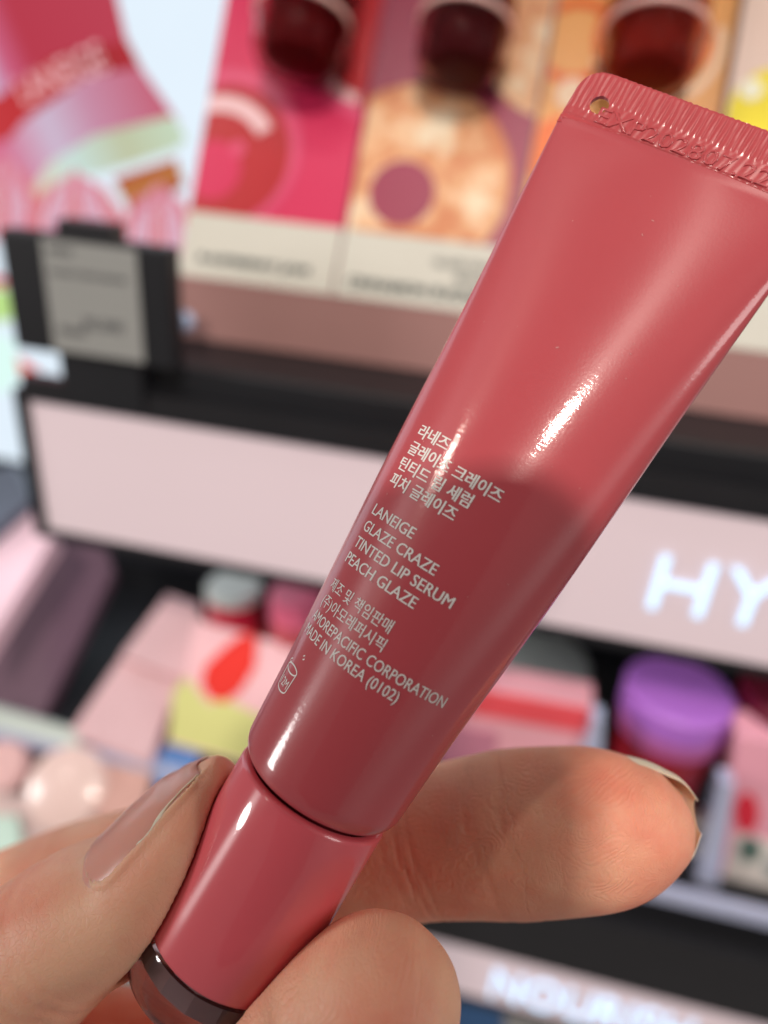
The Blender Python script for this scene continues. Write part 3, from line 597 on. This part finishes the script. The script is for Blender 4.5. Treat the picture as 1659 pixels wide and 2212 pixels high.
# cap
def tl(name, prof, mat, parent=te, n=128, split=45):
    V = []; Fc = []; ids = []
    for r, s in prof:
        if r < 1e-6: ids.append([len(V)] * n); V.append((0, s, 0))
        else: ids.append(list(range(len(V), len(V) + n))); V += [(r * math.cos(2 * math.pi * k / n), s, r * math.sin(2 * math.pi * k / n)) for k in range(n)]
    for A, B in zip(ids[:-1], ids[1:]):
        for k in range(n):
            u = []
            for i in (A[k], A[(k + 1) % n], B[(k + 1) % n], B[k]):
                if i not in u: u.append(i)
            if len(u) > 2: Fc.append(u)
    return tmesh(name, V, Fc, mat, parent, split=split)
capo = tl('cap', [(0, 0.05), (RC - 0.5, 0.05), (RC - 0.12, 0.2), (RC, 0.5)] + [(RC + 0.02, s) for s in (5, 10, 15)] + [(RC, CAPL - 0.45), (RC - 0.1, CAPL - 0.15), (RC - 0.35, CAPL), (RC - 0.9, CAPL), (RC - 1.0, CAPL - 1.2), (0, CAPL - 1.2)], m_cap)
m_base_clear = glass('smoky_clear_plastic', (236, 226, 228), 0.07)
tl('clear_cap_base', [(0, -0.15), (RC - 0.9, -0.15), (RC + 0.05, -0.1), (RC + 0.12, -0.6), (RC + 0.1, -3.6), (RC - 0.35, -5.2), (RC - 1.4, -6.0), (0, -6.2)], m_base_clear, capo)
tl('inner_ring', [(RC - 2.6, -0.3), (RC - 2.2, -0.3), (RC - 2.2, -3.2), (RC - 2.6, -3.2), (RC - 2.6, -0.3)], pm('inner_ring_plastic', (150, 122, 124), 0.08, coat=1.0), capo, n=14, split=8)
tl('neck', [(0, CAPL - 1.1), (6.4, CAPL - 1.1), (6.4, S0 + 0.6), (0, S0 + 0.6)], pm('neck_plastic', (120, 30, 40), 0.4))

# ================================================================== the hand
import openvdb as vdb
def crom(Pn, n=14):
    P = np.array(Pn, float); P = np.vstack([2 * P[0] - P[1], P, 2 * P[-1] - P[-2]]); out = []
    for i in range(1, len(P) - 2):
        for t in np.linspace(0, 1, n, endpoint=False):
            a, b, c, d = P[i - 1], P[i], P[i + 1], P[i + 2]
            out.append(0.5 * (2 * b + (c - a) * t + (2 * a - 5 * b + 4 * c - d) * t * t + (3 * b - a - 3 * c + d) * t ** 3))
    out.append(P[-2]); return np.array(out)
def loft(nodes, n=14, na=48, rot=0.0):
    """nodes: (px, py, depth, half-thickness in the picture plane, half-width in depth)"""
    S = crom(nodes, n); S[:, 3:] = np.maximum(S[:, 3:], 0.05); ctr = np.stack([cam(*q[:3]) for q in S]); T = np.gradient(ctr, axis=0); T /= np.linalg.norm(T, axis=1)[:, None]
    Z = np.tile([0, 0, 1.0], (len(T), 1)); E2 = Z - T * (Z * T).sum(1)[:, None]; E2 /= np.linalg.norm(E2, axis=1)[:, None]; E1 = np.cross(E2, T)
    c, s = math.cos(rot), math.sin(rot); E1, E2 = E1 * c + E2 * s, E2 * c - E1 * s
    a = np.linspace(0, 2 * math.pi, na, endpoint=False)
    ring = ctr[:, None] + E1[:, None] * (np.cos(a)[None, :, None] * S[:, 3][:, None, None]) + E2[:, None] * (np.sin(a)[None, :, None] * S[:, 4][:, None, None])
    return S, ctr, E1, E2, ring
def tri(ring):
    n, m, _ = ring.shape; V = np.vstack([ring.reshape(-1, 3), ring[0].mean(0)[None], ring[-1].mean(0)[None]]); T = []
    for i in range(n - 1):
        for j in range(m):
            a, b, c, d = i * m + j, i * m + (j + 1) % m, (i + 1) * m + (j + 1) % m, (i + 1) * m + j; T += [(a, b, c), (a, c, d)]
    for j in range(m): T += [(n * m, (j + 1) % m, j), (n * m + 1, (n - 1) * m + j, (n - 1) * m + (j + 1) % m)]
    return V, np.array(T)
index = [(-260, 2050, 122, 10.8, 10.5), (0, 1992, 116, 10.1, 10), (215, 1922, 112, 10.2, 9.6), (550, 1866, 106, 10, 9.3), (800, 1832, 99.5, 9.5, 8.8), (950, 1815, 95.5, 9.25, 8.2), (1107, 1799, 92.3, 9.75, 8.7), (1240, 1790, 89.8, 9.4, 8.5), (1330, 1785, 88.2, 8.7, 7.9), (1405, 1779, 87.2, 7.0, 6.6), (1452, 1775, 86.8, 5.1, 5.0), (1480, 1771, 86.6, 3.1, 3.0), (1492, 1769, 86.6, 0.4, 0.4)]
thumb = [(-340, 2430, 88, 12, 12), (-150, 2270, 86.5, 10.8, 11.5), (80, 2064, 85, 8.6, 10.2), (178, 1988, 84.5, 7.8, 10.0), (284, 1930, 84.5, 7.0, 10), (380, 1822, 84.5, 6.3, 9.3), (436, 1738, 84.5, 5.1, 7.6), (458, 1685, 84.5, 3.5, 5.2), (466, 1652, 84.5, 1.9, 2.9), (468, 1632, 84.5, 0.3, 0.4)]
middle = [(420, 2480, 82, 10, 9.5), (600, 2336, 78, 9.2, 9), (720, 2243, 76, 8.9, 8.8), (805, 2176, 74.6, 8.5, 8.5), (872, 2123, 74, 7.4, 7.5), (922, 2084, 73.7, 5.1, 5.2), (946, 2065, 73.6, 2.8, 2.8), (954, 2058, 73.6, 0.4, 0.4)]
palm = [(-420, 2420, 112, 22, 14), (-100, 2400, 110, 20, 14), (330, 2435, 107, 17.2, 12), (720, 2480, 100, 14, 11), (900, 2620, 96, 11, 10)]
VX = 0.38
lo = np.array((-62.0, 22.0, 56.0)); hi = np.array((50.0, 82.0, 138.0)); dims = np.ceil((hi - lo) / VX).astype(int)
def sdf(nodes):
    V, T = tri(loft(nodes)[4]); idxV = (V - lo) / VX
    g = vdb.FloatGrid.createLevelSetFromPolygons(idxV.astype(np.float32), triangles=T.astype(np.uint32), halfWidth=9.0)
    A = np.full(dims, 9.0, np.float32); g.copyToArray(A, ijk=(0, 0, 0)); return A * VX
def smin(a, b, k):
    h = np.clip(0.5 + 0.5 * (b - a) / k, 0, 1); return b + (a - b) * h - k * h * (1 - h)
Dm = smin(smin(sdf(thumb), sdf(palm), 3.0), smin(sdf(index), sdf(middle), 0.35), 0.35)
# press the skin against cap and tube
gx = [lo[i] + VX * np.arange(dims[i]) for i in range(3)]
G = np.stack(np.meshgrid(*gx, indexing='ij'), -1) - TC
sl = G @ AX; rad = np.sqrt(np.maximum((G * G).sum(-1) - sl * sl, 0)); rr = np.where(sl > CAPL + 0.3, RT + 0.06, np.where(sl < 0, RC + 0.2, RC + 0.08))
cyl = np.maximum(rad - rr, np.maximum(-6.5 - sl, sl - 45)); Dm = (-smin(-Dm, cyl, 0.5)).astype(np.float32); del G, sl, rad, rr, cyl
grid = vdb.FloatGrid(9 * VX); grid.copyFromArray(Dm); 
pts, quads = grid.convertToQuads(0.0)[:2]
Vh = np.asarray(pts, float) * VX + lo; Q = np.asarray(quads)[:, ::-1]
me = bpy.data.meshes.new('hand'); me.from_pydata([], [], [])
org = c2w(cam(300, 2200, 90)); Wv = c2w(Vh) - org
me.from_pydata([tuple(v) for v in Wv], [], [tuple(int(i) for i in q) for q in Q])
bm = bmesh.new(); bm.from_mesh(me)
for _ in range(3): bmesh.ops.smooth_vert(bm, verts=bm.verts, factor=0.35, use_axis_x=True, use_axis_y=True, use_axis_z=True)
bmesh.ops.recalc_face_normals(bm, faces=bm.faces[:]); bm.to_mesh(me); bm.free()
me.polygons.foreach_set('use_smooth', [True] * len(me.polygons))
# skin coordinates: mm along each finger, mm around, and a finger number
chains = [loft(index), loft(thumb), loft(middle)]
fang = np.zeros(len(Vh)); best = np.full(len(Vh), 1e9); fu = np.zeros(len(Vh)); fv = np.zeros(len(Vh)); fid = np.zeros(len(Vh))
for ci, (S, ctr, E1, E2, _) in enumerate(chains):
    ln = np.concatenate([[0], np.cumsum(np.linalg.norm(np.diff(ctr, axis=0), axis=1))]); tipl = ln[-1]
    for k in range(0, len(ctr) - 1):
        d = ctr[k + 1] - ctr[k]; t = np.clip(((Vh - ctr[k]) @ d) / (d @ d), 0, 1); q = Vh - (ctr[k] + t[:, None] * d); dist = np.linalg.norm(q, axis=1) - S[k, 3]
        m = dist < best; best[m] = dist[m]; fu[m] = tipl - (ln[k] + t[m] * (ln[k + 1] - ln[k])); fv[m] = q[m] @ E1[k]; fid[m] = ci; fang[m] = np.arctan2(q[m] @ E2[k] / S[k, 4], q[m] @ E1[k] / S[k, 3])
for nm, arr in (('along', fu), ('across', fv), ('finger', fid)):
    at = me.attributes.new(nm, 'FLOAT', 'POINT'); at.data.foreach_set('value', arr.astype(np.float32))
nv = np.array([v.normal[:] for v in me.vertices]); cov = np.array([v.co[:] for v in me.vertices])
wv = 0.3 * np.sin(fv * 0.5 + 0.4) + 0.10 * np.sin(fv * 1.6 + 1.0) + 0.10 * fv; dd = np.zeros(len(Vh)); gs_ = lambda c, w_, a: -a * np.exp(-((fu + wv - c) / w_) ** 2)
i0 = fid == 0; i1 = fid == 1; i2 = fid == 2
dd[i0] = (gs_(29.6, 0.42, 0.08) + gs_(31.2, 0.45, 0.11) + gs_(33.0, 0.45, 0.06) + gs_(18.6, 0.4, 0.05) + gs_(22.0, 0.4, 0.06))[i0]
dd[i1] = (gs_(26.0, 0.6, 0.10) + gs_(28.2, 0.7, 0.16) + gs_(30.5, 0.7, 0.18) + gs_(33.0, 0.8, 0.14))[i1]
dd[i2] = (gs_(21.0, 0.5, 0.16) + gs_(22.8, 0.5, 0.14))[i2]
_S, _c, _E1, _E2, _ = chains[1]; sgn = 0.0 if _E1[60] @ np.array((-0.7, -0.7, 0)) > 0 else math.pi
NAILC = sgn + (0.1 if sgn == 0.0 else -0.1); NAILH = math.radians(62); NT0, NT1 = 17.5, 1.2
nf = np.clip((NT0 - fu) / (NT0 - NT1), 0, 1); nh = NAILH * np.minimum(1.0, 0.45 + 0.55 * np.sqrt(np.maximum(0, 1 - (1 - np.minimum(1, nf / 0.22)) ** 2)))
da = np.abs((fang - NAILC + math.pi) % (2 * math.pi) - math.pi); nd = np.maximum((da - nh) * 8.0, fu - NT0)
bed = np.where(nd < 0, -0.42 * np.clip(-nd / 0.5, 0, 1), 0.34 * np.exp(-((nd - 0.5) / 0.55) ** 2)) * np.clip((fu - 2.0) / 3.0, 0, 1)
dd[i1] += bed[i1]
dd += 0.05 * np.sin(fu * 0.55 + fv * 0.35) * np.sin(fv * 0.7 - fu * 0.21)
cov = cov + nv * (dd * MM)[:, None]; me.vertices.foreach_set('co', cov.ravel().astype(np.float32)); me.update()
def skin_mat():
    m = bpy.data.materials.new('skin'); m.use_nodes = True; nt = m.node_tree; b = nt.nodes['Principled BSDF']; L = nt.links.new
    tc = N(nt, 'ShaderNodeTexCoord')
    def attr(nm): a = N(nt, 'ShaderNodeAttribute'); a.attribute_name = nm; return a.outputs['Fac']
    def mth(op, a, b_=None, c=None, clamp=False):
        n = N(nt, 'ShaderNodeMath', operation=op, use_clamp=clamp)
        for i, x in enumerate((a, b_, c)):
            if x is None: continue
            if isinstance(x, (int, float)): n.inputs[i].default_value = x
            else: L(x, n.inputs[i])
        return n.outputs[0]
    def noise(scale, detail=3, src=None):
        n = N(nt, 'ShaderNodeTexNoise'); n.inputs['Scale'].default_value = scale; n.inputs['Detail'].default_value = detail; L(src or tc.outputs['Object'], n.inputs['Vector']); return n.outputs['Fac']
    al, ac, fi = attr('along'), attr('across'), attr('finger')
    isidx = mth('LESS_THAN', fi, 0.5); isth = mth('COMPARE', fi, 1.0, 0.4)
    wob = mth('MULTIPLY', mth('SUBTRACT', noise(140, 2), 0.5), 2.2)
    ala = mth('ADD', mth('ADD', al, wob), mth('MULTIPLY', mth('MULTIPLY', ac, ac), -0.012))
    cre = None
    for c, wd, st in ((30.0, 0.16, 1.0), (31.0, 0.20, 1.0), (28.6, 0.14, 0.6), (32.6, 0.16, 0.7), (21.4, 0.10, 0.75), (18.2, 0.12, 0.9), (26.2, 0.09, 0.4)):
        g = mth('MULTIPLY', mth('SUBTRACT', 1.0, mth('DIVIDE', mth('ABSOLUTE', mth('SUBTRACT', ala, c)), wd), clamp=True), st)
        cre = g if cre is None else mth('MAXIMUM', cre, g)
    cre = mth('MULTIPLY', cre, mth('SMOOTH_MIN', mth('MULTIPLY', noise(260, 1), 1.7), 1.0, 0.1))
    thc = None
    for c, wd in ((27.5, 0.5), (29.6, 0.6), (31.5, 0.5), (25.8, 0.35)):
        g = mth('SUBTRACT', 1.0, mth('DIVIDE', mth('ABSOLUTE', mth('SUBTRACT', mth('ADD', al, mth('MULTIPLY', wob, 1.6)), c)), wd), clamp=True); thc = g if thc is None else mth('MAXIMUM', thc, g)
    cre = mth('ADD', mth('MULTIPLY', cre, isidx), mth('MULTIPLY', mth('MULTIPLY', thc, isth), 0.15))
    # friction ridges
    cmb = N(nt, 'ShaderNodeCombineXYZ'); L(al, cmb.inputs[0]); L(ac, cmb.inputs[1])
    swirl = mth('MULTIPLY', mth('SUBTRACT', noise(0.16, 1, cmb.outputs[0]), 0.5), 16.0)
    rid = mth('SINE', mth('MULTIPLY', mth('ADD', mth('ADD', al, mth('MULTIPLY', mth('MULTIPLY', ac, ac), 0.09)), swirl), 2 * math.pi / 0.52))
    rid = mth('MULTIPLY', rid, mth('LESS_THAN', mth('ABSOLUTE', mth('SUBTRACT', fi, 1.0)), 1.2))
    rid = mth('MULTIPLY', rid, mth('SUBTRACT', 1.0, isth)); rid = mth('MULTIPLY', rid, mth('MULTIPLY', noise(170, 1), 1.0))
    fine = noise(2300, 3); vor = N(nt, 'ShaderNodeTexVoronoi', feature='DISTANCE_TO_EDGE'); vor.inputs['Scale'].default_value = 1500; L(tc.outputs['Object'], vor.inputs['Vector'])
    cells = mth('MINIMUM', vor.outputs['Distance'], 0.12)
    h = mth('ADD', mth('MULTIPLY', rid, 0.42), mth('MULTIPLY', cre, -1.1)); h = mth('ADD', h, mth('MULTIPLY', fine, 0.6)); h = mth('ADD', h, mth('MULTIPLY', cells, 1.9)); h = mth('ADD', h, mth('MULTIPLY', noise(420, 3), 0.8))
    bp = N(nt, 'ShaderNodeBump'); bp.inputs['Strength'].default_value = 0.85; bp.inputs['Distance'].default_value = 0.00009; L(h, bp.inputs['Height'])
    L(bp.outputs['Normal'], b.inputs['Normal'])
    # colour: pink finger ends, yellower shafts, blotches
    tipf = mth('SUBTRACT', 1.0, mth('DIVIDE', al, 24.0), clamp=True)
    mot = mth('MULTIPLY', mth('SUBTRACT', noise(62, 4), 0.5), 2.2)
    fac = mth('ADD', mth('ADD', mth('MULTIPLY', mth('MULTIPLY', tipf, isidx), 0.25), mot), mth('ADD', 0.12, mth('MULTIPLY', noise(330, 4), 0.5)), clamp=True)
    mx = N(nt, 'ShaderNodeMix', data_type='RGBA'); mx.inputs[6].default_value = (*lin((250, 192, 160)), 1); mx.inputs[7].default_value = (*lin((236, 132, 110)), 1); L(fac, mx.inputs[0])
    m2 = N(nt, 'ShaderNodeMix', data_type='RGBA'); L(mx.outputs[2], m2.inputs[6]); m2.inputs[7].default_value = (*lin((186, 100, 80)), 1); L(mth('MULTIPLY', cre, 0.22, clamp=True), m2.inputs[0])
    L(m2.outputs[2], b.inputs['Base Color'])
    b.inputs['Roughness'].default_value = 0.5; b.inputs['Specular IOR Level'].default_value = 0.4
    b.inputs['Subsurface Weight'].default_value = 0.5; b.inputs['Subsurface Radius'].default_value = (1.0, 0.42, 0.24); b.inputs['Subsurface Scale'].default_value = 0.0022
    return m
me.materials.append(skin_mat())
he = bpy.data.objects.new('person', None); C.objects.link(he); he.location = Vector(org); he.empty_display_size = 0.01
tag(he, 'bare hand reaching up from the lower left, pinching the tube cap between thumb and fingers', 'person')
ho = link('hand', me, he)
# nails
def nail(nodes, t0, t1, c_ang, half, lift, mat, name, curve=0.0, thick=0.35, n1=40, n2=36, taper=True, wavy=False):
    S, ctr, E1, E2, ring = loft(nodes); ln = np.concatenate([[0], np.cumsum(np.linalg.norm(np.diff(ctr, axis=0), axis=1))]); al = ln[-1] - ln
    V = []; Fc = []
    for layer in (0, 1):
        for i in range(n1 + 1):
            f = i / n1; u_ = t0 + (t1 - t0) * f
            k = lambda arr: np.array([np.interp(-u_, -al, arr[:, q]) for q in range(arr.shape[1])]) if arr.ndim == 2 else np.interp(-u_, -al, arr)
            c, e1, e2 = k(ctr), unit(k(E1)), unit(k(E2)); r1, r2 = k(S[:, 3]), k(S[:, 4])
            hw = half * (min(1.0, 0.45 + 0.55 * math.sqrt(max(0, 1 - (1 - min(1, f / 0.22)) ** 2))) if taper else 1)
            if wavy: hw = half * (0.25 + 0.9 * math.exp(-((f - 0.42) / 0.16) ** 2) + 0.35 * math.exp(-((f - 0.9) / 0.12) ** 2) + 0.1 * math.sin(f * 21))
            for j in range(n2 + 1):
                a = c_ang + (0.05 * math.sin(f * 7) if wavy else 0) + hw * (2 * j / n2 - 1); edge = 1 - (2 * abs(j / n2 - 0.5)) ** 6
                l = lift * edge * min(1, f / 0.08 + 0.1) - (thick if layer else 0) + 0.0
                V.append(c + e1 * math.cos(a) * (r1 + l) + e2 * math.sin(a) * (r2 + l))
    m = n2 + 1; o0 = (n1 + 1) * m
    for i in range(n1):
        for j in range(n2):
            a = i * m + j; Fc += [(a, a + 1, a + m + 1, a + m), (o0 + a, o0 + a + m, o0 + a + m + 1, o0 + a + 1)]
    for i in range(n1):
        for j in (0, n2): a = i * m + j; Fc.append((a, a + m, o0 + a + m, o0 + a))
    for j in range(n2):
        for i in (0, n1): a = i * m + j; Fc.append((a, a + 1, o0 + a + 1, o0 + a))
    W = c2w(np.array(V)) - org; mm = bpy.data.meshes.new(name); mm.from_pydata([tuple(v) for v in W], [], Fc)
    bm = bmesh.new(); bm.from_mesh(mm); bmesh.ops.recalc_face_normals(bm, faces=bm.faces[:]); bm.to_mesh(mm); bm.free()
    mm.polygons.foreach_set('use_smooth', [True] * len(mm.polygons)); mm.materials.append(mat); o = link(name, mm, ho)
    md = o.modifiers.new('crease', 'EDGE_SPLIT'); md.split_angle = math.radians(50); return o
m_nail = pm('nail_plate', (230, 160, 144), 0.3, sss=0.4, coat=0.25, coat_r=0.2, var=0.05, vs=200)
m_ntip = pm('nail_free_edge', (240, 222, 200), 0.45, sss=0.3, var=0.05, vs=200)
# find which side of the thumb loft faces up-left (the back of the thumb)
nail(thumb, NT0, NT1, NAILC, NAILH * 1.04, 0.22, m_nail, 'thumbnail')
near = sgn + (math.radians(-56) if sgn == 0.0 else math.radians(56))
nail(thumb, 9.5, 1.3, near, math.radians(3.0), 0.26, m_ntip, 'nail_edge', taper=False, thick=0.5, wavy=True)
idn = [list(q) for q in index[:-4]] + [[1405, 1774, 87.6, 6.95, 6.5], [1454, 1769, 87.2, 5.45, 5.2], [1486, 1766, 87.0, 4.15, 3.7], [1511, 1764, 86.9, 1.9, 1.6]]
nail(idn, 7.0, 0.05, math.pi / 2, math.radians(98), 0.1, m_ntip, 'fingernail', taper=True, thick=0.22)
